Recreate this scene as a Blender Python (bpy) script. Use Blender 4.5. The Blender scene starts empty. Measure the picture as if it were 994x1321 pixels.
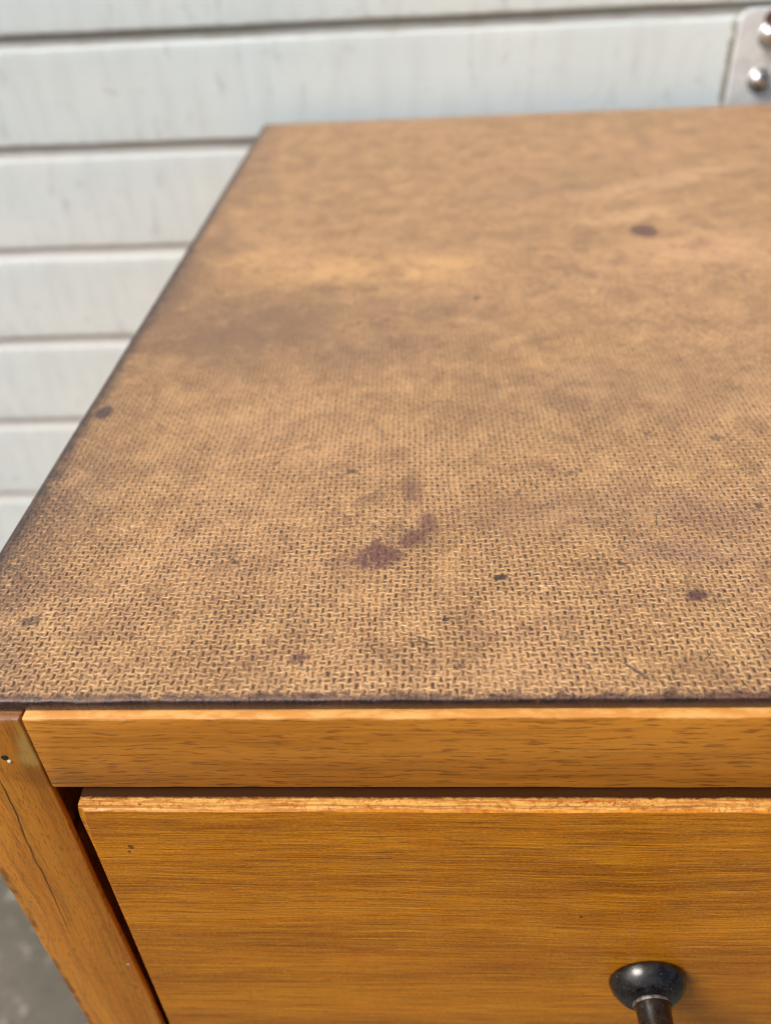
import bpy, bmesh, math, random
from mathutils import Vector, Matrix, noise

random.seed(7)
SC = bpy.context.scene
COL = SC.collection
R = math.radians
TOP = 0.62                      # height of the chest's top above the ground, metres

# ------------------------------------------------------------------ camera
cd = bpy.data.cameras.new('camera')
cam = bpy.data.objects.new('camera', cd)
COL.objects.link(cam)
M = Matrix(((0.998457786675872, 0.01646152109630561, 0.05301949216575935),
            (0.03243003839623451, 0.6021959427347525, -0.7976893751100255),
            (-0.04505930354474988, 0.7981785920938992, 0.6007333803669175)))
cam.matrix_world = Matrix.Translation((0, 0, TOP + 0.115)) @ M.to_4x4()
cd.sensor_fit = 'AUTO'
cd.sensor_width = 36.0
cd.lens = 29.79
cd.clip_start = 0.01
cd.clip_end = 200
cd.dof.use_dof = True
cd.dof.focus_distance = 0.168
cd.dof.aperture_fstop = 12.0
SC.camera = cam

# ------------------------------------------------------------------ light
SUN_EL, SUN_AZ = R(48), R(-118)          # azimuth measured from +Y towards +X: behind the photographer's left shoulder
w = bpy.data.worlds.new('World')
SC.world = w
w.use_nodes = True
nt = w.node_tree
bg = nt.nodes['Background']
sky = nt.nodes.new('ShaderNodeTexSky')
sky.sky_type = 'NISHITA'
sky.sun_disc = False
sky.sun_elevation = SUN_EL
sky.sun_rotation = SUN_AZ
sky.air_density = 0.6
sky.dust_density = 8.0
sky.ozone_density = 1.0
nt.links.new(sky.outputs[0], bg.inputs[0])
bg.inputs[1].default_value = 0.115
sd = bpy.data.lights.new('sun', 'SUN')
sd.energy = 1.35
sd.angle = R(25)
sd.color = (1.0, 0.965, 0.92)
sun = bpy.data.objects.new('sun', sd)
COL.objects.link(sun)
sv = Vector((math.sin(SUN_AZ) * math.cos(SUN_EL), math.cos(SUN_AZ) * math.cos(SUN_EL), math.sin(SUN_EL)))
sun.rotation_euler = sv.to_track_quat('Z', 'Y').to_euler()
sun.location = (-1, -1, 3)
SC.view_settings.view_transform = 'Standard'
SC.view_settings.look = 'None'
SC.view_settings.gamma = 1.0
SC.view_settings.exposure = 0.42
SC.view_settings.use_curve_mapping = False
SC.cycles.max_bounces = 6
SC.cycles.filter_width = 0.95

# ------------------------------------------------------------------ node helper
class N:
    """small expression helper over one material's node tree; lengths are millimetres in table coordinates"""
    def __init__(s, name, origin=(0, 0, 0)):
        s.m = bpy.data.materials.new(name)
        s.m.use_nodes = True
        s.t = s.m.node_tree
        s.b = s.t.nodes['Principled BSDF']
        tc = s.t.nodes.new('ShaderNodeTexCoord')
        mp = s.t.nodes.new('ShaderNodeMapping')
        mp.inputs['Location'].default_value = [c * 1000 for c in origin]
        mp.inputs['Scale'].default_value = (1000, 1000, 1000)
        s.t.links.new(tc.outputs['Object'], mp.inputs['Vector'])
        s.P = mp.outputs[0]
        s.X, s.Y, s.Z = s.sep(s.P)
    def put(s, sock, v):
        if isinstance(v, bpy.types.NodeSocket):
            s.t.links.new(v, sock)
        else:
            if hasattr(sock, 'default_value'):
                try: sock.default_value = v
                except Exception: sock.default_value = (*v, 1.0)
    def sep(s, v):
        n = s.t.nodes.new('ShaderNodeSeparateXYZ'); s.put(n.inputs[0], v); return n.outputs[:]
    def vec(s, x, y, z=0.0):
        n = s.t.nodes.new('ShaderNodeCombineXYZ')
        for i, v in enumerate((x, y, z)): s.put(n.inputs[i], v)
        return n.outputs[0]
    def op(s, o, a, b=0.0, c=0.0, clamp=False):
        n = s.t.nodes.new('ShaderNodeMath'); n.operation = o; n.use_clamp = clamp
        s.put(n.inputs[0], a); s.put(n.inputs[1], b); s.put(n.inputs[2], c)
        return n.outputs[0]
    def add(s, a, b): return s.op('ADD', a, b)
    def sub(s, a, b): return s.op('SUBTRACT', a, b)
    def mul(s, a, b): return s.op('MULTIPLY', a, b)
    def mx(s, a, b): return s.op('MAXIMUM', a, b)
    def ramp(s, v, lo, hi):               # smooth 0..1, lo may exceed hi
        inv = lo > hi
        n = s.t.nodes.new('ShaderNodeMapRange'); n.interpolation_type = 'SMOOTHSTEP'
        a, b = (hi, lo) if inv else (lo, hi)
        s.put(n.inputs['Value'], v)
        n.inputs['From Min'].default_value = a; n.inputs['From Max'].default_value = b
        n.inputs['To Min'].default_value = 1.0 if inv else 0.0
        n.inputs['To Max'].default_value = 0.0 if inv else 1.0
        return n.outputs[0]
    def noise(s, sx, sy, sz, det=3.0, rough=0.55, dist=0.0, off=0.0, x=None, y=None, z=None):
        """noise whose features are about sx, sy, sz millimetres"""
        v = s.vec(s.add(s.mul(x if x is not None else s.X, 1 / sx), off),
                  s.mul(y if y is not None else s.Y, 1 / sy),
                  s.mul(z if z is not None else s.Z, 1 / sz))
        n = s.t.nodes.new('ShaderNodeTexNoise')
        s.put(n.inputs['Vector'], v)
        n.inputs['Scale'].default_value = 1.0
        n.inputs['Detail'].default_value = det
        n.inputs['Roughness'].default_value = rough
        n.inputs['Distortion'].default_value = dist
        return n.outputs[0]
    def mix(s, f, a, b):
        n = s.t.nodes.new('ShaderNodeMix'); n.data_type = 'RGBA'
        s.put(n.inputs[0], f); s.put(n.inputs[6], a); s.put(n.inputs[7], b)
        return n.outputs[2]
    def spot(s, u, v, cu, cv, ru, rv, rot=0.0, soft=0.5, wob=None, amp=0.0):
        """soft edged blot at (cu, cv)"""
        du, dv = s.sub(u, cu), s.sub(v, cv)
        c, sn = math.cos(rot), math.sin(rot)
        a = s.mul(s.add(s.mul(du, c), s.mul(dv, sn)), 1 / ru)
        b = s.mul(s.sub(s.mul(dv, c), s.mul(du, sn)), 1 / rv)
        r = s.op('SQRT', s.add(s.mul(a, a), s.mul(b, b)))
        if wob is not None: r = s.add(r, s.mul(s.sub(wob, 0.5), amp))
        return s.ramp(r, 1 + soft, max(0.0, 1 - soft))
    def bump(s, h, dist_mm, strength=1.0, prev=None):
        n = s.t.nodes.new('ShaderNodeBump')
        s.put(n.inputs['Height'], h)
        n.inputs['Distance'].default_value = dist_mm / 1000
        n.inputs['Strength'].default_value = strength
        if prev is not None: s.put(n.inputs['Normal'], prev)
        return n.outputs[0]
    def hsv(s, col, sat=1.0, val=1.0):
        n = s.t.nodes.new('ShaderNodeHueSaturation')
        n.inputs['Saturation'].default_value = sat; n.inputs['Value'].default_value = val
        s.put(n.inputs['Color'], col)
        return n.outputs[0]
    def tint(s, col, c):
        n = s.t.nodes.new('ShaderNodeMix'); n.data_type = 'RGBA'; n.blend_type = 'MULTIPLY'; n.clamp_result = False
        n.inputs[0].default_value = 1.0; s.put(n.inputs[6], col); s.put(n.inputs[7], (*c, 1.0))
        return n.outputs[2]
    def done(s, col, rough, normal=None, metal=0.0, coat=0.0, coat_rough=0.2, spec=0.5):
        s.put(s.b.inputs['Base Color'], col)
        s.put(s.b.inputs['Roughness'], rough)
        s.put(s.b.inputs['Metallic'], metal)
        s.put(s.b.inputs['Coat Weight'], coat)
        s.put(s.b.inputs['Coat Roughness'], coat_rough)
        s.put(s.b.inputs['Specular IOR Level'], spec)
        if normal is not None: s.put(s.b.inputs['Normal'], normal)
        return s.m

ROOT = Vector((0.157, 0.317, -TOP))       # chest base, table coordinates

def c4(r, g, b): return (r, g, b, 1.0)

# ------------------------------------------------------------------ materials
def mat_hardboard():
    s = N('mesh_backed_hardboard', ROOT)
    # impressed wire mesh: plain weave of two sets of wires, slightly wavy
    w1 = s.noise(26, 26, 26, 1, 0.5); w2 = s.noise(26, 26, 26, 1, 0.5, off=40)
    j1 = s.noise(2.2, 2.2, 2.2, 2, 0.6, off=7); j2 = s.noise(2.2, 2.2, 2.2, 2, 0.6, off=19)
    x = s.add(s.add(s.X, s.mul(s.Y, 0.012)), s.add(s.mul(s.sub(w1, .5), 2.2), s.mul(s.sub(j1, .5), 1.15)))
    y = s.add(s.add(s.Y, s.mul(s.X, -0.006)), s.add(s.mul(s.sub(w2, .5), 1.6), s.mul(s.sub(j2, .5), 1.05)))
    PU, PV = 1.34, 1.39
    u = s.mul(x, 1 / PU); v = s.mul(y, 1 / PV)
    i = s.op('ROUND', u); j = s.op('ROUND', v)
    fu = s.op('ABSOLUTE', s.sub(u, i)); fv = s.op('ABSOLUTE', s.sub(v, j))
    cw = s.op('COSINE', s.mul(s.sub(v, i), math.pi))
    ch = s.op('COSINE', s.mul(s.sub(s.sub(u, j), 1.0), math.pi))
    worn = s.noise(9, 9, 9, 4, 0.65, off=3)           # how deep the mesh still reads
    keep = s.mul(s.ramp(worn, 0.30, 0.58), s.ramp(s.noise(2.4, 2.0, 2.4, 3, 0.7, off=17), 0.26, 0.50))
    cell = s.noise(0.8, 0.8, 0.8, 4, 0.75, off=11); cell2 = s.noise(1.3, 1.3, 1.3, 3, 0.7, off=23)
    fu2 = s.add(fu, s.mul(s.sub(cell2, .5), 0.30)); fv2 = s.add(fv, s.mul(s.sub(cell, .5), 0.34))
    pit = s.mul(s.ramp(fu2, 0.20, 0.03), s.ramp(cw, -0.05, 0.85))
    bar = s.mul(s.ramp(fv2, 0.25, 0.05), s.ramp(ch, -0.1, 0.8))
    pitw = s.mul(s.ramp(fu2, 0.42, 0.05), s.ramp(cw, -0.7, 0.6))
    barw = s.mul(s.ramp(fv2, 0.42, 0.05), s.ramp(ch, -0.7, 0.6))
    pit = s.mul(s.mul(pit, s.add(0.22, s.mul(keep, 1.0))), s.add(0.15, s.ramp(cell, 0.32, 0.62)))
    bar = s.mul(s.mul(bar, s.add(0.25, s.mul(keep, 0.75))), s.add(0.05, s.ramp(cell2, 0.32, 0.64)))
    soft = s.mul(s.mx(pitw, s.mul(barw, 0.75)), s.add(0.4, s.mul(keep, 0.6)))
    crest = s.mul(s.ramp(s.op('ABSOLUTE', s.sub(fv2, 0.36)), 0.16, 0.02), s.ramp(ch, -0.5, 0.6))
    relief = s.sub(1.0, s.add(s.mul(s.mx(pit, s.mul(pitw, 0.5)), 0.9), s.mul(s.mx(bar, s.mul(barw, 0.5)), 0.6)))
    fibre = s.noise(0.42, 0.30, 0.42, 4, 0.8, 0.5); grain = s.noise(0.95, 0.85, 0.95, 4, 0.8, 0.3, off=101)
    # distances to the worn rims
    dl = s.sub(s.X, -95.0); df = s.sub(s.Y, 98.2)
    rim_n = s.noise(4.0, 4.0, 4.0, 5, 0.7, off=5)
    rim_s = s.noise(34, 34, 34, 3, 0.55, off=9)
    front = s.ramp(s.sub(df, s.add(s.mul(s.sub(rim_n, .5), 6.0), s.mul(s.sub(rim_s, .5), 2.0))), 2.1, 0.8)
    left = s.ramp(s.add(dl, s.mul(s.sub(rim_n, .5), -9.0)), 6.0, 0.6)
    leftw = s.ramp(s.add(dl, s.mul(s.sub(rim_s, .5), -30.0)), 27.0, 3.0)
    smooth = s.mx(front, s.mul(left, 0.5))
    far = s.ramp(s.Y, 150.0, 330.0)
    # ground colour
    big = s.noise(60, 60, 60, 4, 0.55, off=2); mid = s.noise(17, 17, 17, 5, 0.62, 0.3, off=4)
    fine = s.noise(3.2, 3.2, 3.2, 5, 0.7, off=8)
    col = s.mix(s.ramp(mid, 0.32, 0.68), c4(0.36, 0.185, 0.072), c4(0.56, 0.325, 0.14))
    col = s.mix(s.mul(s.ramp(big, 0.42, 0.66), 0.6), col, c4(0.60, 0.33, 0.165))
    col = s.mix(s.mul(s.ramp(fine, 0.50, 0.30), 0.45), col, c4(0.29, 0.145, 0.068))
    col = s.mix(s.mul(s.ramp(fine, 0.55, 0.74), 0.45), col, c4(0.72, 0.45, 0.23))
    col = s.mix(s.mul(s.ramp(grain, 0.51, 0.63), 0.55), col, c4(0.86, 0.56, 0.25))
    col = s.mix(s.mul(s.ramp(grain, 0.49, 0.37), 0.72), col, c4(0.165, 0.078, 0.034))
    col = s.mix(s.mul(s.ramp(fibre, 0.48, 0.68), 0.55), col, c4(0.88, 0.58, 0.27))
    col = s.mix(s.mul(s.ramp(fibre, 0.47, 0.32), 0.55), col, c4(0.18, 0.085, 0.036))
    # dirt packed into the mesh impressions; thread highlights and soft shading painted in too
    rough_part = s.sub(1.0, smooth)
    col = s.mix(s.mul(s.mul(crest, s.mul(rough_part, s.ramp(cell2, 0.42, 0.66))), 0.75), col, c4(1.0, 0.72, 0.36))
    col = s.mix(s.mul(s.mul(soft, rough_part), 0.68), col, c4(0.20, 0.098, 0.038))
    col = s.mix(s.mul(s.mul(pit, rough_part), 1.0), col, c4(0.066, 0.029, 0.012))
    col = s.mix(s.mul(s.mul(bar, rough_part), 0.82), col, c4(0.095, 0.044, 0.02))
    # hair-thin scratches and trapped fibres
    sc1 = s.noise(15, 15, 15, 2, 0.5, 0.6, off=121); scm = s.noise(13, 13, 13, 2, 0.5, off=133)
    hairl = s.mul(s.ramp(s.op('ABSOLUTE', s.sub(sc1, 0.47)), 0.0050, 0.0018), s.ramp(scm, 0.54, 0.60))
    col = s.mix(s.mul(hairl, 0.85), col, c4(0.07, 0.035, 0.02))
    sc2 = s.noise(19, 8, 19, 2, 0.5, 0.5, off=141); scn = s.noise(12, 12, 12, 2, 0.5, off=153)
    pale = s.mul(s.ramp(s.op('ABSOLUTE', s.sub(sc2, 0.52)), 0.0050, 0.0015), s.ramp(scn, 0.56, 0.62))
    col = s.mix(s.mul(pale, 0.5), col, c4(0.95, 0.66, 0.36))
    # handling grime
    blot = s.noise(1.6, 1.6, 1.6, 4, 0.75, off=47); wob = s.noise(4.5, 4.5, 4.5, 6, 0.78, off=31); wobb = s.noise(24, 24, 24, 6, 0.7, off=61)
    def grime(cx, cy, rx, ry, rot, soft, amt, c, w_=None, amp=1.0):
        nonlocal col
        k = s.spot(s.X, s.Y, cx, cy, rx, ry, rot, soft, w_ or wob, amp)
        if w_ is wob: k = s.mul(k, s.add(0.45, s.ramp(blot, 0.3, 0.55)))
        col = s.mix(s.mul(k, amt), col, c)
    brown = c4(0.15, 0.085, 0.055); purple = c4(0.150, 0.060, 0.045); gold = c4(0.80, 0.46, 0.19)
    grime(-54, 252, 30, 24, 0.5, 0.75, 0.58, brown, wobb, 1.6)
    grime(-74, 258, 12, 26, 0.1, 0.8, 0.22, brown, wobb, 1.4)
    grime(-20, 232, 36, 13, 0.15, 0.8, 0.34, brown, wobb, 1.7)
    grime(-91, 290, 6, 40, 0.0, 0.8, 0.55, brown, wobb, 1.4)
    grime(105, 395, 40, 9, 0.5, 0.7, 0.28, c4(0.86, 0.56, 0.33), wobb, 1.6)
    grime(82, 350, 26, 7, 0.4, 0.8, 0.35, c4(0.80, 0.50, 0.27), wobb, 1.8)
    grime(100, 310, 30, 16, 0.1, 0.8, 0.40, c4(0.82, 0.47, 0.26), wobb, 1.8)
    grime(0, 262, 22, 8, -0.2, 0.8, 0.25, brown, wobb, 1.7)
    grime(-30, 302, 26, 12, 0.1, 0.8, 0.5, gold, wobb, 1.8)
    grime(6, 300, 15, 12, 0.6, 0.8, 0.45, gold, wobb, 1.8)
    grime(-62, 316, 18, 10, 0.6, 0.8, 0.35, gold, wobb, 1.8)
    grime(60, 390, 34, 9, 0.25, 0.8, 0.30, c4(0.27, 0.17, 0.10), wobb, 1.7)
    grime(48, 205, 34, 15, 0.2, 0.8, 0.25, c4(0.24, 0.14, 0.09), wobb, 1.8)
    grime(30, 152, 18, 8, 0.1, 0.8, 0.33, c4(0.22, 0.125, 0.085), wobb, 1.7)
    grime(62, 150, 12, 7, -0.2, 0.8, 0.35, c4(0.22, 0.115, 0.085), wobb, 1.7)
    grime(54, 137, 12, 4, -0.1, 0.7, 0.35, c4(0.19, 0.10, 0.085), wob, 1.6)
    col = s.mix(s.mul(s.mul(leftw, s.mul(s.ramp(grain, 0.66, 0.42), s.add(0.5, s.mul(s.ramp(s.Y, 190, 150), 0.5)))), 0.95), col, c4(0.10, 0.052, 0.040))
    mott = s.noise(11, 11, 11, 6, 0.72, 0.5, off=81); mot2 = s.noise(5, 5, 5, 5, 0.7, 0.3, off=91)
    col = s.mix(s.mul(s.ramp(mott, 0.49, 0.37), 0.42), col, c4(0.20, 0.105, 0.052))
    col = s.mix(s.mul(s.ramp(mott, 0.53, 0.68), 0.30), col, c4(0.74, 0.45, 0.21))
    col = s.mix(s.mul(s.ramp(mot2, 0.46, 0.32), 0.42), col, c4(0.20, 0.095, 0.05))
    # distinct stains
    grime(-89.3, 200.3, 2.3, 3.4, 0.0, 0.22, 0.88, c4(0.085, 0.045, 0.036), wob, 0.2)
    grime(84.5, 331.5, 4.8, 7.0, 0.0, 0.35, 0.9, c4(0.14, 0.062, 0.035), wob, 0.5)
    grime(-11.0, 137.4, 5.2, 4.6, 0.25, 0.35, 0.74, purple, wob, 2.2)
    grime(-4.0, 143.0, 3.6, 2.6, 0.9, 0.4, 0.64, purple, wob, 2.2)
    grime(-0.8, 148.3, 2.2, 3.8, 0.1, 0.45, 0.58, purple, wob, 2.0)
    grime(-4.2, 160.5, 2.4, 5.0, 0.15, 0.5, 0.42, purple, wob, 1.6)
    grime(-18.5, 135.5, 4.0, 2.4, 0.3, 0.5, 0.30, purple, wob, 2.2)
    grime(51.4, 124.0, 2.3, 1.5, 0.2, 0.35, 0.75, c4(0.11, 0.04, 0.03), wob, 1.6)
    grime(14.0, 130.0, 1.6, 0.8, 0.1, 0.3, 0.75, c4(0.055, 0.03, 0.025), wob, 0.8)
    grime(-24.6, 108.4, 2.2, 1.2, 0.3, 0.4, 0.6, c4(0.13, 0.05, 0.035), wob, 2.0)
    grime(2.6, 118.0, 0.7, 0.5, 0.3, 0.3, 0.8, c4(0.05, 0.03, 0.025), wob, 0.8)
    grime(-79.3, 118.8, 2.2, 1.3, 0.3, 0.4, 0.55, c4(0.10, 0.05, 0.04), wob, 1.6)
    grime(33.5, 167.0, 1.3, 1.0, 0.0, 0.4, 0.45, c4(0.08, 0.05, 0.04), wob, 0.8)
    grime(71.0, 181.0, 1.6, 1.3, 0.0, 0.4, 0.45, c4(0.10, 0.05, 0.04), wob, 0.8)
    grime(36.0, 104.5, 0.35, 3.2, 0.75, 0.4, 0.7, c4(0.10, 0.055, 0.04), wob, 0.4)
    grime(-37.5, 179.0, 11.0, 0.5, 0.42, 0.7, 0.35, gold, wob, 1.0)
    wet = s.mx(s.spot(s.X, s.Y, -8.0, 140.0, 9.0, 6.0, 0.5, 0.5, wob, 1.5), s.mx(s.spot(s.X, s.Y, 51.4, 124.0, 2.3, 1.5, 0.2, 0.35, wob, 1.6), s.spot(s.X, s.Y, -89.3, 200.3, 2.3, 3.4, 0.0, 0.22)))
    # scattered small specks
    sp = s.noise(2.6, 2.6, 2.6, 2, 0.5, off=77)
    col = s.mix(s.mul(s.ramp(sp, 0.69, 0.75), 0.75), col, c4(0.085, 0.045, 0.03))
    # rims: mesh rubbed away, greasy purple-brown board shows
    gr = s.mix(s.ramp(s.add(s.mul(fine, .5), s.mul(grain, .5)), 0.38, 0.62), c4(0.032, 0.013, 0.009), c4(0.17, 0.085, 0.055))
    col = s.mix(s.mul(front, 0.92), col, gr)
    col = s.mix(s.mul(left, 0.95), col, c4(0.030, 0.018, 0.016))
    edge = s.ramp(s.add(s.Z, s.mul(s.sub(grain, .5), 0.25)), -0.10, -0.30)
    col = s.mix(edge, col, s.mix(s.ramp(fine, 0.35, 0.65), c4(0.020, 0.008, 0.006), c4(0.055, 0.022, 0.015)))
    rough = s.sub(s.add(0.50, s.mul(s.sub(fine, 0.5), 0.5)), s.mul(smooth, 0.20))
    n1 = s.bump(s.mul(relief, s.sub(1.0, s.mul(smooth, 0.85))), 0.42, 1.0)
    n2 = s.bump(s.add(fibre, s.mul(fine, 0.9)), 0.11, 0.8, n1)
    s.b.inputs['Sheen Weight'].default_value = 0.07; s.b.inputs['Sheen Roughness'].default_value = 0.45
    glint = s.mx(s.spot(s.X, s.Y, -17.5, 98.9, 5.0, 1.0, 0.0, 0.5), s.mx(s.spot(s.X, s.Y, 2.0, 100.6, 2.0, 1.2, 0.3, 0.5), s.spot(s.X, s.Y, 16.0, 99.6, 9.0, 1.2, 0.0, 0.5)))
    rough = s.sub(s.sub(rough, s.mul(glint, 0.28)), s.mul(wet, 0.16))
    col = s.tint(col, (0.90, 0.88, 0.84))
    return s.done(col, rough, n2, spec=0.55)

def beech(name, origin, vertical, c_lo, c_hi, fleck, front_y=95.7, extra=None, wear_z=None):
    s = N(name, origin)
    a, b = (s.Z, s.X) if vertical else (s.X, s.Z)     # a along the grain, b across it
    bb = s.add(b, s.mul(s.sub(s.noise(45, 45, 45, 2, 0.5, off=3), .5), 5.0))
    v = lambda sa, sb, det, ro, off: s.noise(sa, sb, 1, det, ro, 0.0, off, x=a, y=bb, z=s.mul(s.Y, 0.25))
    broad = v(70, 7, 3, 0.5, 1); lines = v(38, 1.1, 4, 0.62, 5); hair = v(7, 0.22, 3, 0.6, 9)
    dash = v(2.4 if vertical else 5.2, 0.42 if vertical else 0.62, 2, 0.5, 15); dash2 = v(1.8, 0.3, 2, 0.5, 25)
    fk = s.mul(s.ramp(dash, 0.54, 0.66), s.ramp(hair, 0.30, 0.55))
    col = s.mix(s.ramp(broad, 0.3, 0.7), c_lo, c_hi)
    col = s.mix(s.mul(s.ramp(lines, 0.42, 0.62), 0.40), col, [c * 1.6 for c in c_lo[:3]] + [1])
    col = s.mix(s.mul(s.ramp(lines, 0.50, 0.34), 0.35), col, [c * 0.62 for c in c_lo[:3]] + [1])
    col = s.mix(s.mul(fk, 0.55 if vertical else 0.70), col, fleck)
    col = s.mix(s.mul(s.ramp(dash2, 0.62, 0.74), 0.40), col, fleck)
    col = s.mix(s.mul(s.ramp(hair, 0.58, 0.75), 0.22), col, [c * 1.7 for c in c_hi[:3]] + [1])
    rough = s.add(0.42, s.mul(s.sub(lines, 0.5), 0.4))
    if extra: col, rough = extra(s, col, rough)
    if wear_z is not None:                             # varnish rubbed off the arris
        wn = s.noise(6, 2, 0.8, 4, 0.65, off=55)
        k = s.ramp(s.add(s.Z, s.mul(s.sub(wn, .5), 0.9)), wear_z - 0.25, wear_z + 0.1)
        wc = s.mix(s.ramp(wn, 0.4, 0.62), c4(0.62, 0.34, 0.12), c4(0.76, 0.50, 0.24))
        col = s.mix(s.mul(k, 0.85), col, wc)
    h = s.sub(s.add(s.mul(lines, 0.5), s.mul(hair, 0.5)), s.mul(fk, 0.6))
    if hasattr(s, 'extra_h'): h = s.add(h, s.extra_h)
    col = s.tint(col, (1.06, 1.08, 0.80) if vertical else (1.0, 0.84, 0.56))
    return s.done(col, rough, s.bump(h, 0.10, 0.5), coat=0.2, coat_rough=0.22, spec=0.35)

def post_extra(s, col, rough):
    wob = s.noise(3, 3, 3, 4, 0.65, off=21)
    crack = s.noise(9, 9, 9, 3, 0.5, off=71)
    # pale filler rubbed over the joint
    k = s.mx(s.spot(s.X, s.Z, -73.6, -9.0, 2.6, 6.0, -0.25, 0.45, wob, 1.2),
             s.spot(s.X, s.Z, -75.0, -14.2, 2.6, 2.4, 0.0, 0.45, wob, 1.2))
    col = s.mix(s.mul(k, 0.80), col, c4(0.50, 0.30, 0.10))
    k2 = s.spot(s.X, s.Z, -76.0, -19.5, 5.0, 3.0, 0.0, 0.6, wob, 1.4)
    col = s.mix(s.mul(k2, 0.5), col, c4(0.24, 0.085, 0.015))
    # red brown dirt round the top of the post
    k3 = s.spot(s.X, s.Z, -79.0, -3.0, 5.0, 3.0, 0.0, 0.7, wob, 1.4)
    col = s.mix(s.mul(k3, 0.35), col, c4(0.23, 0.075, 0.02))
    # long drying crack following the grain
    cx = s.add(s.add(-83.6, s.mul(s.add(s.Z, 24.0), 0.042)), s.mul(s.sub(crack, .5), 1.3))
    d = s.op('ABSOLUTE', s.sub(s.X, cx))
    line = s.mul(s.ramp(d, 0.30, 0.06), s.mul(s.ramp(s.Z, -19, -24), s.ramp(s.Z, -90, -56)))
    col = s.mix(s.mul(s.mul(line, s.ramp(crack, 0.25, 0.5)), 0.8), col, c4(0.07, 0.022, 0.008))
    # fleck of white paint
    pf = s.spot(s.X, s.Z, -75.6, -94.9, 0.30, 0.34, 0.0, 0.2)
    col = s.mix(pf, col, c4(0.8, 0.76, 0.68))
    # dark runs on the outer arris
    e = s.mul(s.ramp(s.add(s.X, s.mul(s.sub(wob, .5), 1.2)), -92.4, -93.2), s.mul(s.ramp(s.Y, 98.5, 97.2), s.ramp(s.noise(14, 14, 14, 3, 0.6, off=90), 0.42, 0.6)))
    col = s.mix(s.mul(e, 0.75), col, c4(0.09, 0.03, 0.012))
    # top end: dull purplish brown
    t = s.ramp(s.add(s.Z, s.mul(s.sub(wob, .5), 0.7)), -3.65, -3.15)
    col = s.mix(t, col, s.mix(s.ramp(wob, 0.4, 0.6), c4(0.30, 0.15, 0.10), c4(0.42, 0.25, 0.19)))
    s.extra_h = s.mul(line, -2.5)
    return col, rough

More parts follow.
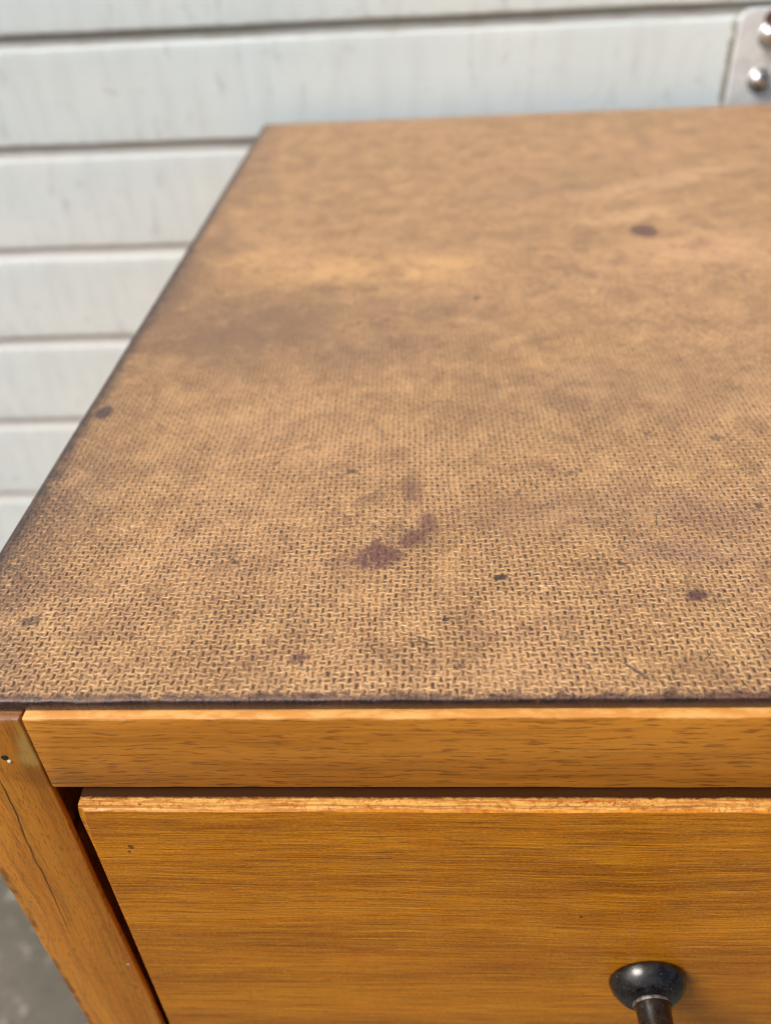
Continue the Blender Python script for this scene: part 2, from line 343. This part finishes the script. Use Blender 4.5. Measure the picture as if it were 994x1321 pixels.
def mat_drawer():
    s = N('varnished_drawer_veneer', ROOT)
    zz = s.add(s.Z, s.mul(s.sub(s.noise(60, 60, 60, 2, 0.5, off=3), .5), 4.0))
    v = lambda sa, sb, det, ro, off: s.noise(sa, 1, sb, det, ro, 0.0, off, x=s.X, y=s.mul(s.Y, 0.25), z=zz)
    broad = v(120, 14, 3, 0.5, 1); band = v(55, 3.0, 3, 0.55, 3); lines = v(22, 0.55, 4, 0.65, 6); hair = v(6.0, 0.30, 3, 0.7, 9); fuzz = v(0.8, 0.42, 3, 0.75, 29); streak = v(24, 0.55, 4, 0.72, 39)
    cross = s.noise(0.7, 1, 5, 3, 0.6, off=12)
    col = s.mix(s.ramp(broad, 0.32, 0.68), c4(0.30, 0.108, 0.005), c4(0.47, 0.19, 0.012))
    col = s.mix(s.mul(s.ramp(band, 0.40, 0.64), 0.42), col, c4(0.52, 0.245, 0.025))
    col = s.mix(s.mul(s.ramp(lines, 0.52, 0.34), 0.60), col, c4(0.145, 0.050, 0.008))
    col = s.mix(s.mul(s.ramp(lines, 0.53, 0.70), 0.30), col, c4(0.60, 0.31, 0.055))
    col = s.mix(s.mul(s.mul(s.ramp(hair, 0.54, 0.68), s.ramp(broad, 0.62, 0.38)), 0.55), col, c4(0.11, 0.035, 0.007))
    col = s.mix(s.mul(s.ramp(cross, 0.56, 0.72), 0.08), col, c4(0.62, 0.33, 0.07))
    col = s.mix(s.mul(s.ramp(streak, 0.48, 0.35), 0.58), col, c4(0.13, 0.045, 0.006))
    col = s.mix(s.mul(s.ramp(streak, 0.54, 0.64), 0.55), col, c4(0.62, 0.31, 0.035))
    col = s.mix(s.mul(s.ramp(fuzz, 0.52, 0.68), 0.34), col, c4(0.66, 0.35, 0.05))
    col = s.mix(s.mul(s.ramp(fuzz, 0.48, 0.34), 0.34), col, c4(0.12, 0.04, 0.006))
    pore = v(4.0, 0.36, 2, 0.5, 49)
    col = s.mix(s.mul(s.ramp(pore, 0.59, 0.69), 0.45), col, c4(0.10, 0.032, 0.005))
    red = s.noise(26, 1, 16, 3, 0.6, off=33)
    col = s.mix(s.mul(s.ramp(red, 0.56, 0.74), 0.30), col, c4(0.32, 0.085, 0.012))
    wob = s.noise(3, 3, 3, 4, 0.65, off=44)
    for cx, cz, r in ((-60.3, -36.5, 0.6), (-61.0, -38.2, 0.35), (30.2, -62.0, 0.35)):
        col = s.mix(s.mul(s.spot(s.X, s.Z, cx, cz, r, r * 1.3, 0.2, 0.4, wob, 0.8), 0.8), col, c4(0.07, 0.02, 0.008))
    # varnish worn off along the top arris, blotched with old red stain
    wn = s.noise(1.3, 0.9, 0.9, 5, 0.72, off=51); wl = s.noise(30, 3, 2, 3, 0.6, off=57)
    k = s.ramp(s.add(s.Z, s.mul(s.sub(wn, .5), 0.5)), -24.75, -24.45)
    wc = s.mix(s.ramp(s.noise(9, 0.5, 0.5, 4, 0.6, off=52), 0.38, 0.60), c4(0.34, 0.17, 0.10), c4(0.56, 0.37, 0.26))
    wc = s.mix(s.mul(s.ramp(wn, 0.50, 0.60), 0.65), wc, c4(0.32, 0.10, 0.025))
    wc = s.mix(s.mul(s.ramp(s.noise(0.55, 0.7, 0.8, 3, 0.7, off=58), 0.54, 0.66), s.add(0.40, s.ramp(wl, 0.45, 0.62))), wc, c4(0.22, 0.045, 0.02))
    back = s.ramp(s.add(s.Y, s.mul(s.sub(wn, .5), 0.8)), 94.3, 95.1)       # the rail's shadow, painted near-black on the drawer top
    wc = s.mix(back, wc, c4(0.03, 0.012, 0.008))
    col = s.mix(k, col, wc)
    rough = s.add(0.36, s.mul(s.sub(lines, .5), 0.5))
    h = s.add(s.mul(streak, 0.6), s.add(s.mul(hair, 0.5), s.mul(fuzz, 0.4)))
    col = s.tint(col, (1.24, 1.09, 0.42))
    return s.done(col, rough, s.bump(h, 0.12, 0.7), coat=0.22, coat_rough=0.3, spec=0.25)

def mat_plain(name, col, rough, metal=0.0, var=0.25, size=6, origin=(0, 0, 0), bump=0.0, dark=None, spec=0.5):
    s = N(name, origin)
    n = s.noise(size, size, size, 5, 0.65)
    c = s.mix(s.ramp(n, 0.35, 0.65), [x * (1 - var) for x in col] + [1], [min(1, x * (1 + var)) for x in col] + [1])
    if dark: c = s.mix(s.mul(s.ramp(s.noise(size * 3, size * 3, size * 3, 4, 0.7, off=13), 0.56, 0.7), 0.7), c, (*dark, 1))
    r = s.add(rough, s.mul(s.sub(n, .5), 0.25))
    return s.done(c, r, s.bump(n, bump, 0.6) if bump else None, metal=metal, spec=spec)

def mat_paint():
    s = N('painted_wood', (0, 0, -TOP))
    info = s.t.nodes.new('ShaderNodeObjectInfo')
    off = s.mul(info.outputs['Random'], 900.0)
    xx = s.add(s.X, off)
    broad = s.noise(80, 30, 35, 4, 0.55, x=xx); brush = s.noise(10, 5, 60, 3, 0.5, off=4, x=xx); tick = s.noise(16, 8, 9, 4, 0.65, off=9, x=xx)
    col = s.mix(s.ramp(broad, 0.35, 0.66), c4(0.715, 0.84, 0.86), c4(0.755, 0.865, 0.87))
    col = s.mix(s.mul(s.ramp(brush, 0.45, 0.65), 0.35), col, c4(0.64, 0.73, 0.745))
    col = s.mix(s.mul(s.ramp(tick, 0.60, 0.72), 0.45), col, c4(0.47, 0.49, 0.50))
    smear = s.noise(7, 5, 26, 5, 0.6, 0.3, off=44, x=xx); smk = s.noise(60, 30, 30, 2, 0.5, off=55, x=xx)
    col = s.mix(s.mul(s.mul(s.ramp(smear, 0.56, 0.70), s.ramp(smk, 0.42, 0.58)), 0.55), col, c4(0.46, 0.50, 0.51))
    # grime collected in the groove along the foot and head of each board (object coords are board-local)
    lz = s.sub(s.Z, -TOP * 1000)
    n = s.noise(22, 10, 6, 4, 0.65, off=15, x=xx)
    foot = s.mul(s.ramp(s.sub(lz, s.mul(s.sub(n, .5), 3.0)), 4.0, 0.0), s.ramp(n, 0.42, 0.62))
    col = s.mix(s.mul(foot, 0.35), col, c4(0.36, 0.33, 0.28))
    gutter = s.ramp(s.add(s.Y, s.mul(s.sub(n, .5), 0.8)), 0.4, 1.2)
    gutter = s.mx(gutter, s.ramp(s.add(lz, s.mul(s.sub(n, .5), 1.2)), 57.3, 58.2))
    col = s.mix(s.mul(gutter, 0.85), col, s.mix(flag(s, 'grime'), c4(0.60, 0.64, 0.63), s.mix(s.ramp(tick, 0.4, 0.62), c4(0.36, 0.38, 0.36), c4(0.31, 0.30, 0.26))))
    # dirt caught against the end of the hinge leaf
    rn = s.noise(6, 6, 7, 4, 0.6, off=27)
    tgt = s.mul(s.mul(s.ramp(s.op('ABSOLUTE', s.sub(s.sub(s.X, s.mul(s.sub(rn, .5), 7.0)), 177.0)), 3.4, 1.0), s.ramp(lz, 0.0, 12.0)), s.ramp(lz, 62, 50))
    col = s.mix(s.mul(tgt, s.mul(flag(s), 0.85)), col, c4(0.15, 0.115, 0.065))
    return s.done(col, s.add(0.45, s.mul(s.sub(broad, .5), 0.3)), s.bump(s.add(brush, s.mul(tick, 0.5)), 0.35, 0.5), spec=0.4)

def flag(s, name='dirty_end'):                                           # the hinge touches one board only: read a custom property
    a = s.t.nodes.new('ShaderNodeAttribute'); a.attribute_type = 'OBJECT'; a.attribute_name = name
    return a.outputs['Fac']

def mat_ground():
    s = N('weathered_concrete')
    a = s.noise(180, 180, 180, 5, 0.6); b = s.noise(26, 26, 26, 5, 0.65, off=4); g = s.noise(5, 5, 5, 3, 0.7, off=9)
    col = s.mix(s.ramp(a, 0.35, 0.65), c4(0.075, 0.073, 0.058), c4(0.12, 0.115, 0.092))
    col = s.mix(s.mul(s.ramp(b, 0.54, 0.66), 0.9), col, c4(0.30, 0.29, 0.26))
    col = s.mix(s.mul(s.ramp(g, 0.5, 0.35), 0.35), col, c4(0.03, 0.03, 0.026))
    return s.done(col, 0.85, s.bump(s.add(b, g), 2.0, 0.7))

def mat_knob():
    s = N('worn_black_metal', ROOT)
    n = s.noise(2.2, 2.2, 2.2, 5, 0.7); f = s.noise(0.5, 0.5, 0.5, 3, 0.6, off=4)
    r = s.op('SQRT', s.add(s.op('POWER', s.sub(s.X, 47.6), 2.0), s.op('POWER', s.sub(s.Z, -89.3), 2.0)))
    col = s.mix(s.ramp(n, 0.4, 0.65), c4(0.004, 0.004, 0.004), c4(0.015, 0.014, 0.014))
    col = s.mix(s.mul(s.ramp(f, 0.60, 0.75), 0.4), col, c4(0.20, 0.18, 0.16))
    rough = s.add(0.16, s.mul(s.sub(n, 0.5), 0.4))
    return s.done(col, rough, s.bump(s.add(n, s.mul(f, 0.4)), 0.07, 0.5), spec=0.6)

M_board = mat_hardboard()
M_rail = beech('varnished_beech_rail', ROOT, False, c4(0.37, 0.165, 0.022), c4(0.52, 0.255, 0.042), c4(0.150, 0.055, 0.008), wear_z=-3.25)
M_post = beech('varnished_beech_post', ROOT, True, c4(0.38, 0.135, 0.014), c4(0.50, 0.205, 0.026), c4(0.185, 0.055, 0.007), extra=post_extra)
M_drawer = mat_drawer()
M_inner = mat_plain('drawer_side_wood', (0.10, 0.03, 0.012), 0.7, var=0.3, size=9, origin=ROOT)
M_paint = mat_paint()
M_ground = mat_ground()
M_knob = mat_knob()
M_wornring = mat_plain('rubbed_metal', (0.12, 0.105, 0.095), 0.45, metal=0.3, var=0.5, size=0.9, origin=ROOT)
M_steel = mat_plain('bright_steel', (0.50, 0.50, 0.49), 0.26, metal=1.0, var=0.25, size=2.5, dark=(0.16, 0.13, 0.10))
M_plate = mat_plain('painted_steel_plate', (0.66, 0.71, 0.725), 0.42, var=0.08, size=7, bump=0.25, dark=(0.42, 0.41, 0.38))
M_rust = mat_plain('rust', (0.085, 0.04, 0.03), 0.85, var=0.4, size=3)

# ------------------------------------------------------------------ mesh helpers (table coordinates, metres)
def link(name, bm, mat, parent=None, base=Vector((0, 0, 0)), smooth=True, angle=35):
    me = bpy.data.meshes.new(name)
    bmesh.ops.recalc_face_normals(bm, faces=bm.faces)
    bm.to_mesh(me); bm.free()
    me.transform(Matrix.Translation(-base))
    if smooth:
        me.shade_smooth(); me.set_sharp_from_angle(angle=R(angle))
    for m in (mat if isinstance(mat, (list, tuple)) else [mat]): me.materials.append(m)
    o = bpy.data.objects.new(name, me); COL.objects.link(o)
    if parent: o.parent = parent
    return o

def tag(o, label=None, cat=None, group=None, kind=None):
    for k, v in (('label', label), ('category', cat), ('group', group), ('kind', kind)):
        if v: o[k] = v
    return o

def empty(name, loc):
    o = bpy.data.objects.new(name, None); COL.objects.link(o)
    o.location = loc; o.empty_display_size = 0.1
    return o

def box(x0, x1, y0, y1, z0, z1, bev=0.0, seg=2, step=None, wob=0.0, seed=0.0):
    bm = bmesh.new()
    bmesh.ops.create_cube(bm, size=1.0, matrix=Matrix.Translation(((x0 + x1) / 2, (y0 + y1) / 2, (z0 + z1) / 2)) @ Matrix.Diagonal((x1 - x0, y1 - y0, z1 - z0, 1)))
    if bev: bmesh.ops.bevel(bm, geom=bm.edges[:], offset=bev, segments=seg, profile=0.5, affect='EDGES')
    if step:                                           # cut along the long axis and make the arrises slightly uneven
        ax = 0 if (x1 - x0) > (z1 - z0) else 2
        lo, hi = ((x0, x1), (0, 0), (z0, z1))[ax]
        n = int((hi - lo) / step)
        for i in range(1, n):
            c = Vector((0, 0, 0)); c[ax] = lo + (hi - lo) * i / n
            no = Vector((0, 0, 0)); no[ax] = 1
            bmesh.ops.bisect_plane(bm, geom=bm.verts[:] + bm.edges[:] + bm.faces[:], plane_co=c, plane_no=no, dist=1e-7)
        for v in bm.verts:
            d = noise.noise_vector(v.co * 160 + Vector((seed, 0, 0))) * wob + noise.noise_vector(v.co * 45 + Vector((seed, 3, 0))) * wob
            d[ax] = 0
            v.co += d
    return bm

def lathe(prof, centre, seg=64, axis='Y', wob=0.0):
    bm = bmesh.new(); rings = []
    for r, d in prof:
        if r < 1e-6:
            rings.append([bm.verts.new(centre + Vector((0, -d, 0)))]); continue
        ring = []
        for k in range(seg):
            a = 2 * math.pi * k / seg
            p = Vector((r * math.cos(a), -d, r * math.sin(a)))
            if wob: p *= 1 + 0
            if wob: p += noise.noise_vector(p * 900) * wob
            ring.append(bm.verts.new(centre + p))
        rings.append(ring)
    for a, b in zip(rings, rings[1:]):
        if len(a) == 1 and len(b) == 1: continue
        for k in range(seg):
            k2 = (k + 1) % seg
            if len(a) == 1: bm.faces.new((a[0], b[k], b[k2]))
            elif len(b) == 1: bm.faces.new((a[k], b[0], a[k2]))
            else: bm.faces.new((a[k], b[k], b[k2], a[k2]))
    return bm

# ------------------------------------------------------------------ ground
g = bmesh.new()
bmesh.ops.create_grid(g, x_segments=8, y_segments=8, size=30.0)
for v in g.verts: v.co.z = 0
gr = link('ground', g, M_ground, smooth=False)
tag(gr, 'worn grey concrete ground beside the chest and the wall', kind='structure')

# ------------------------------------------------------------------ weatherboard wall
YW = 0.555
wall = empty('weatherboard_wall', (0, YW, 0))
tag(wall, 'pale grey painted horizontal board wall with a screwed metal plate, behind the chest', 'wall', kind='thing')
PITCH, GRO = 0.0653, 0.0072
JOINT = [-0.0126 - 0.0, -0.0772, -0.1412, -0.2088, -0.2780]          # grooves measured on the boards, top down
JOINTS = [0.0484 + 0.0630 * k for k in range(14, -1, -1)] + JOINT
while JOINTS[-1] - 0.068 > -TOP + 0.02: JOINTS.append(JOINTS[-1] - 0.068)
JOINTS.reverse()
Z0 = JOINTS[0] + GRO / 2                                 # foot of the lowest board, table coordinates

def plank_mesh(dep):
    # cross section (y outwards negative, z up from the board's foot)
    h = PITCH - GRO
    prof = [(0.012, 0.0), (0.0010, 0.0), (0.0003, 0.0004), (0.00005, 0.0012), (0.0, 0.0022), (0.0, 0.012), (0.0, h * 0.5), (0.0, h - 0.008), (0.0, h - 0.0028),
            (0.00015, h - 0.0006), (0.0006, h), (0.45 * dep, h + 0.0010), (0.8 * dep, h + 0.0028), (0.97 * dep, PITCH - 0.0018), (dep, PITCH), (0.012, PITCH)]
    bm = bmesh.new(); rows = []
    nx = 240
    for i in range(nx + 1):
        x = -1.8 + 3.6 * i / nx
        row = []
        for y, z in prof:
            wv = noise.noise(Vector((x * 9, z * 30, 2.0))) * 0.00035 + noise.noise(Vector((x * 45, z * 60, 9.0))) * 0.00022
            zz = z + (noise.noise(Vector((x * 14, 5.0, 1.0))) * 0.0004 if 0 < z < PITCH - 0.0001 else 0)
            row.append(bm.verts.new((x, y + (wv if y < 0.004 else 0), zz)))
        rows.append(row)
    for a, b in zip(rows, rows[1:]):
        for k in range(len(prof) - 1): bm.faces.new((a[k], b[k], b[k + 1], a[k + 1]))
    for row in (rows[0], rows[-1]): bm.faces.new(row)
    return bm
first = None
NJ = JOINTS.index(0.0484)
for i in range(len(JOINTS) - 1):
    deep = i >= NJ - 1
    if first is None:
        first = {False: link('plank', plank_mesh(0.0024), M_paint, wall)}; o = first[False]
    elif deep and True not in first:
        first[True] = o = link('plank', plank_mesh(0.0046), M_paint, wall)
    else:
        o = first[deep].copy(); COL.objects.link(o); o.parent = wall
    o['grime'] = 1.0 if deep else (0.6 if i == NJ - 2 else 0.12)
    o.location = (0, random.uniform(-0.0005, 0.0005), JOINTS[i] + GRO / 2 - 0.0027 + TOP)
    o.scale = (1, 1, (JOINTS[i + 1] - JOINTS[i]) / PITCH)
    o['dirty_end'] = 1.0 if i == NJ - 1 else 0.0
plinth = box(-1.8, 1.8, YW + 0.002, YW + 0.05, -TOP, Z0 - 0.0005)
link('base_board', plinth, M_paint, wall, Vector((0, YW, -TOP)), smooth=False)
back = box(-1.8, 1.8, YW + 0.0125, YW + 0.06, Z0, JOINTS[-1] + 0.01)
link('backing', back, M_paint, wall, Vector((0, YW, -TOP)), smooth=False)

# hinge leaf fixed over the board behind the chest's right
def plate_bm(x0, x1, z0, z1, y0, y1, r):
    bm = bmesh.new(); pts = []
    for cx, cz, a0 in ((x1 - r, z1 - r, 0), (x0 + r, z1 - r, 90), (x0 + r, z0 + r, 180), (x1 - r, z0 + r, 270)):
        for k in range(9):
            a = R(a0 + k * 90 / 8); pts.append((cx + r * math.cos(a), cz + r * math.sin(a)))
    f = bm.faces.new([bm.verts.new((x, y1, z)) for x, z in pts])
    e = bmesh.ops.extrude_face_region(bm, geom=[f])
    bmesh.ops.translate(bm, verts=[v for v in e['geom'] if isinstance(v, bmesh.types.BMVert)], vec=(0, y0 - y1, 0))
    front = [ed for ed in bm.edges if all(abs(v.co.y - y0) < 1e-7 for v in ed.verts)]
    bmesh.ops.bevel(bm, geom=front, offset=0.0008, segments=2, affect='EDGES')
    return bm
WB = Vector((0, YW, -TOP))
plate = link('hinge_plate', plate_bm(0.1780, 0.262, -0.0095, 0.0462, YW - 0.0032, YW + 0.0008, 0.007), M_plate, wall, WB)
def screw(cx, cz, r):
    c = Vector((cx, YW - 0.0032, cz))
    prof = [(r * 1.12, -0.0002), (r * 1.12, 0.0006), (r, 0.0012), (r * 0.93, 0.0028), (r * 0.78, 0.0042), (r * 0.52, 0.0053), (r * 0.25, 0.0058), (0, 0.0059)]
    o = link('screw', lathe(prof, c, 40), M_steel, plate, WB)
    return o
screw(0.1960, 0.0325, 0.0060)
screw(0.1945, 0.0095, 0.0060)
rust = lathe([(0.0045, -0.0002), (0.0045, 0.0004), (0.003, 0.0007), (0, 0.0008)], Vector((0.1955, YW - 0.0034, 0.0408)), 24)
link('rust_spot', rust, M_rust, plate, WB)

# ------------------------------------------------------------------ chest of drawers
chest = empty('chest_of_drawers', (ROOT.x, ROOT.y, 0))
tag(chest, 'old varnished wooden chest of drawers with a stained woven-textured hardboard top', 'chest of drawers')
XL, XR = -0.095, 0.409
YFB, YB = 0.0982, 0.5373        # board front and back
TB = 0.0028
def board_bm():
    bm = bmesh.new()
    ys = [(YFB + 0.0004, -TB), (YFB + 0.00005, -TB * 0.72), (YFB, -0.0007), (YFB + 0.00012, -0.00032), (YFB + 0.00040, -0.00012), (YFB + 0.0010, -0.00003)]
    ys += [(YFB + 0.0012 + 0.0004 * k, 0.0) for k in range(1, 9)]
    y = ys[-1][0]; st = 0.0006
    while y + st < YB - 0.0012: y += st; ys.append((y, 0.0)); st = min(st * 1.22, 0.012)
    ys += [(YB - 0.0010, -0.00006), (YB - 0.0004, -0.0003), (YB, -0.0009), (YB, -TB)]
    xs = [(XL, -TB), (XL, -0.0011), (XL + 0.00015, -0.0006), (XL + 0.0005, -0.00022), (XL + 0.0011, -0.00005)]
    x = xs[-1][0]
    while x + 0.0007 < 0.075: x += 0.0007; xs.append((x, 0.0))
    while x + 0.004 < XR - 0.0012: x += 0.004; xs.append((x, 0.0))
    xs += [(XR - 0.0010, -0.00006), (XR - 0.0004, -0.0003), (XR, -0.0009), (XR, -TB)]
    rows = []
    for xx, zx in xs:
        row = []
        for yy, zy in ys:
            z = max(-TB, zx + zy)
            n1 = noise.noise(Vector((xx * 420, yy * 420, 1.0))); n2 = noise.noise(Vector((xx * 1100, yy * 1100, 4.0))); n3 = noise.noise(Vector((xx * 90, 0, 7.0)))
            dy = dz = 0.0
            df = yy - YFB
            if df < 0.004:                               # frayed front arris
                k = 1 - df / 0.004
                dz += k * (n1 * 0.00009 + n2 * 0.00003)
                if z > -0.0016: dy = k * (n1 * 0.00010 + n2 * 0.00004 + n3 * 0.0003)
            if xx - XL < 0.003:
                k = 1 - (xx - XL) / 0.003
                dz += k * (n1 * 0.00012 + n2 * 0.00008)
            if z <= -TB + 1e-6: dz = 0
            row.append(bm.verts.new((xx, yy + dy, z + dz)))
        rows.append(row)
    for a, b in zip(rows, rows[1:]):
        for k in range(len(ys) - 1): bm.faces.new((a[k], b[k], b[k + 1], a[k + 1]))
    return bm
link('top_board', board_bm(), M_board, chest, ROOT, angle=60)
# solid sub-top under the hardboard
link('panel', box(-0.090, 0.404, 0.118, 0.530, -0.0185, -0.0031, 0.0005), M_inner, chest, ROOT, smooth=False)

YF = 0.0966
# corner posts
def post_bm(x0, x1, y0, y1, seed, side=0):
    """side 0: plain square post; -1 / +1: front post rebated behind its face on the drawer side"""
    if not side: return box(x0, x1, y0, y1, -TOP, -0.0029, 0.0006, 2, 0.004, 0.00016, seed)
    a, b = (x0, x0 + 0.0095) if side < 0 else (x1 - 0.0095, x1)
    bm = box(x0, x1, y0, y0 + 0.0018, -TOP, -0.0029, 0.0006, 2, 0.004, 0.00016, seed)
    b2 = box(a + 0.0003, b - 0.0003, y0 + 0.0015, y1, -TOP + 0.0003, -0.0032, 0.0004)
    b3 = box(a + 0.0100, x1 - 0.0004, y0 + 0.0016, y1 - 0.001, -0.0225, -0.0034, 0.0003) if side < 0 else box(x0 + 0.0004, b - 0.0100, y0 + 0.0016, y1 - 0.001, -0.0225, -0.0034, 0.0003)
    for q in (b2, b3):
        me = bpy.data.meshes.new('rebate'); q.to_mesh(me); q.free(); bm.from_mesh(me); bpy.data.meshes.remove(me)
    return bm
link('post', post_bm(-0.0944, -0.0741, YF, 0.118, 0, -1), M_post, chest, ROOT)
link('post', post_bm(0.3881, 0.4084, YF, 0.118, 5, 1), M_post, chest, ROOT)
link('post', post_bm(-0.0938, -0.0734, 0.508, 0.530, 9), M_post, chest, ROOT)
link('post', post_bm(0.3874, 0.4078, 0.508, 0.530, 13), M_post, chest, ROOT)
# nail in its hole near the head of the front post
hole = lathe([(0.00075, 0.0), (0.00062, 0.00025), (0, 0.0003)], Vector((-0.0803, YF + 0.0001, -0.0138)), 16)
link('nail_head', hole, mat_plain('dark_iron', (0.012, 0.010, 0.010), 0.6, var=0.3, size=1), chest, ROOT)
chip = lathe([(0.0005, 0.0), (0.00042, 0.0002), (0.0002, 0.0003), (0, 0.00034)], Vector((-0.0797, YF + 0.00005, -0.0149)), 10, wob=0.0002)
link('filler_chip', chip, mat_plain('dried_filler', (0.62, 0.50, 0.42), 0.6, var=0.2, size=1), chest, ROOT)

# rails across the front
RT, RB = -0.0029, -0.0233
link('rail', box(-0.0739, 0.3879, YF, 0.117, RB, RT, 0.00055, 2, 0.004, 0.00010, 2), M_rail, chest, ROOT)
DRH = 0.133
zt = RB
tops = []
for k in range(3):
    tops.append(zt - 0.0004)
    zt -= DRH + 0.0014
    link('rail', box(-0.0739, 0.3879, YF, 0.117, zt - 0.019, zt, 0.00055, 2), M_rail, chest, ROOT)
    zt -= 0.019
# side and back panels
link('side_panel', box(-0.0905, -0.0855, 0.1182, 0.5078, zt, -0.0031, 0.0004), M_drawer, chest, ROOT, smooth=False)
link('side_panel', box(0.3995, 0.4045, 0.1182, 0.5078, zt, -0.0031, 0.0004), M_drawer, chest, ROOT, smooth=False)
link('added_bottom_panel', box(-0.0850, 0.3990, 0.1185, 0.5215, zt + 0.001, zt + 0.006), M_inner, chest, ROOT, smooth=False)  # unseen; added so no light enters through the open bottom
link('back_panel', box(-0.0732, 0.3872, 0.522, 0.527, zt, -0.0031), M_inner, chest, ROOT, smooth=False)

YD = 0.0923                       # drawer face
def drawer_bm(z0):
    """drawer front with its left edge planed out of square and rounded arrises"""
    h = DRH
    L = [(-0.0672, 0), (-0.0675, -0.0012), (-0.0679, -0.0038), (-0.0681, -0.0075), (-0.0683, -0.015), (-0.0686, -0.045), (-0.0691, -0.090), (-0.0698, -h)]
    xr = 0.3840
    pts = [(x, z0 + z) for x, z in L] + [(xr, z0 - h), (xr, z0)]
    bm = bmesh.new()
    f = bm.faces.new([bm.verts.new((x, YD, z)) for x, z in pts])
    e = bmesh.ops.extrude_face_region(bm, geom=[f])
    bmesh.ops.translate(bm, verts=[v for v in e['geom'] if isinstance(v, bmesh.types.BMVert)], vec=(0, 0.018, 0))
    front = [ed for ed in bm.edges if all(abs(v.co.y - YD) < 1e-7 for v in ed.verts)]
    bmesh.ops.bevel(bm, geom=front, offset=0.0009, segments=3, affect='EDGES')
    n = 110
    for i in range(1, n):
        bmesh.ops.bisect_plane(bm, geom=bm.verts[:] + bm.edges[:] + bm.faces[:], plane_co=(-0.065 + 0.449 * i / n, 0, 0), plane_no=(1, 0, 0), dist=1e-7)
    for v in bm.verts:
        if v.co.x < -0.06:                               # worn, splayed left arris
            v.co.x -= min(0.0016, max(0.0, v.co.y - YD) * 0.66) * max(0.12, min(1.0, 1 - (z0 - v.co.z - 0.003) / 0.012))
        if v.co.z > z0 - 0.0015:
            v.co.z += noise.noise(v.co * 120) * 0.00018 + noise.noise(v.co * 400) * 0.00007
            if v.co.y < YD + 0.002: v.co.y += noise.noise(v.co * 90 + Vector((3, 0, 0))) * 0.00025
    return bm
ROS = [(0.0080, 0.0), (0.0085, 0.0001), (0.0087, 0.0005), (0.00865, 0.0010), (0.0085, 0.0016), (0.0082, 0.0024), (0.0076, 0.0033), (0.0068, 0.0042), (0.0058, 0.0050), (0.0048, 0.0053), (0.0040, 0.0054)]
RING = [(0.0040, 0.0050), (0.00425, 0.0053), (0.0043, 0.0056), (0.0041, 0.0060)]
STEM = [(0.0038, 0.0048), (0.0040, 0.0062), (0.0038, 0.0075), (0.00375, 0.0095), (0.0039, 0.0125), (0.0045, 0.0155)]
HEAD = [(0.0045, 0.0155), (0.0068, 0.0172), (0.0096, 0.0190), (0.0112, 0.0208), (0.0116, 0.0225), (0.0108, 0.0243), (0.0078, 0.0262), (0.0040, 0.0271), (0, 0.0274)]
dfirst = None
for k in range(3):
    z0 = tops[k]
    if dfirst is None:
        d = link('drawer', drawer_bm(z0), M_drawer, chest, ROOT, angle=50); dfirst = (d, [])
        tray = link('drawer_box', box(-0.0630, 0.3780, 0.1102, 0.48, z0 - 0.128, z0 - 0.012), M_inner, d, ROOT, smooth=False)
        dfirst[1].append(tray)
        for kx in (0.0476, 0.2684):
            c = Vector((kx, YD, -0.0893))
            for nm, pr, mt in (('knob_rosette', ROS, M_knob), ('knob_collar', RING, M_wornring), ('knob_stem', STEM, M_knob), ('knob_head', HEAD, M_knob)):
                dfirst[1].append(link(nm, lathe(pr, c, 72, wob=0.00006), mt, d, ROOT, angle=60))
    else:
        d = dfirst[0].copy(); COL.objects.link(d); d.parent = chest; d.location = (0, 0, z0 - tops[0])
        for ch in dfirst[1]:
            c = ch.copy(); COL.objects.link(c); c.parent = d
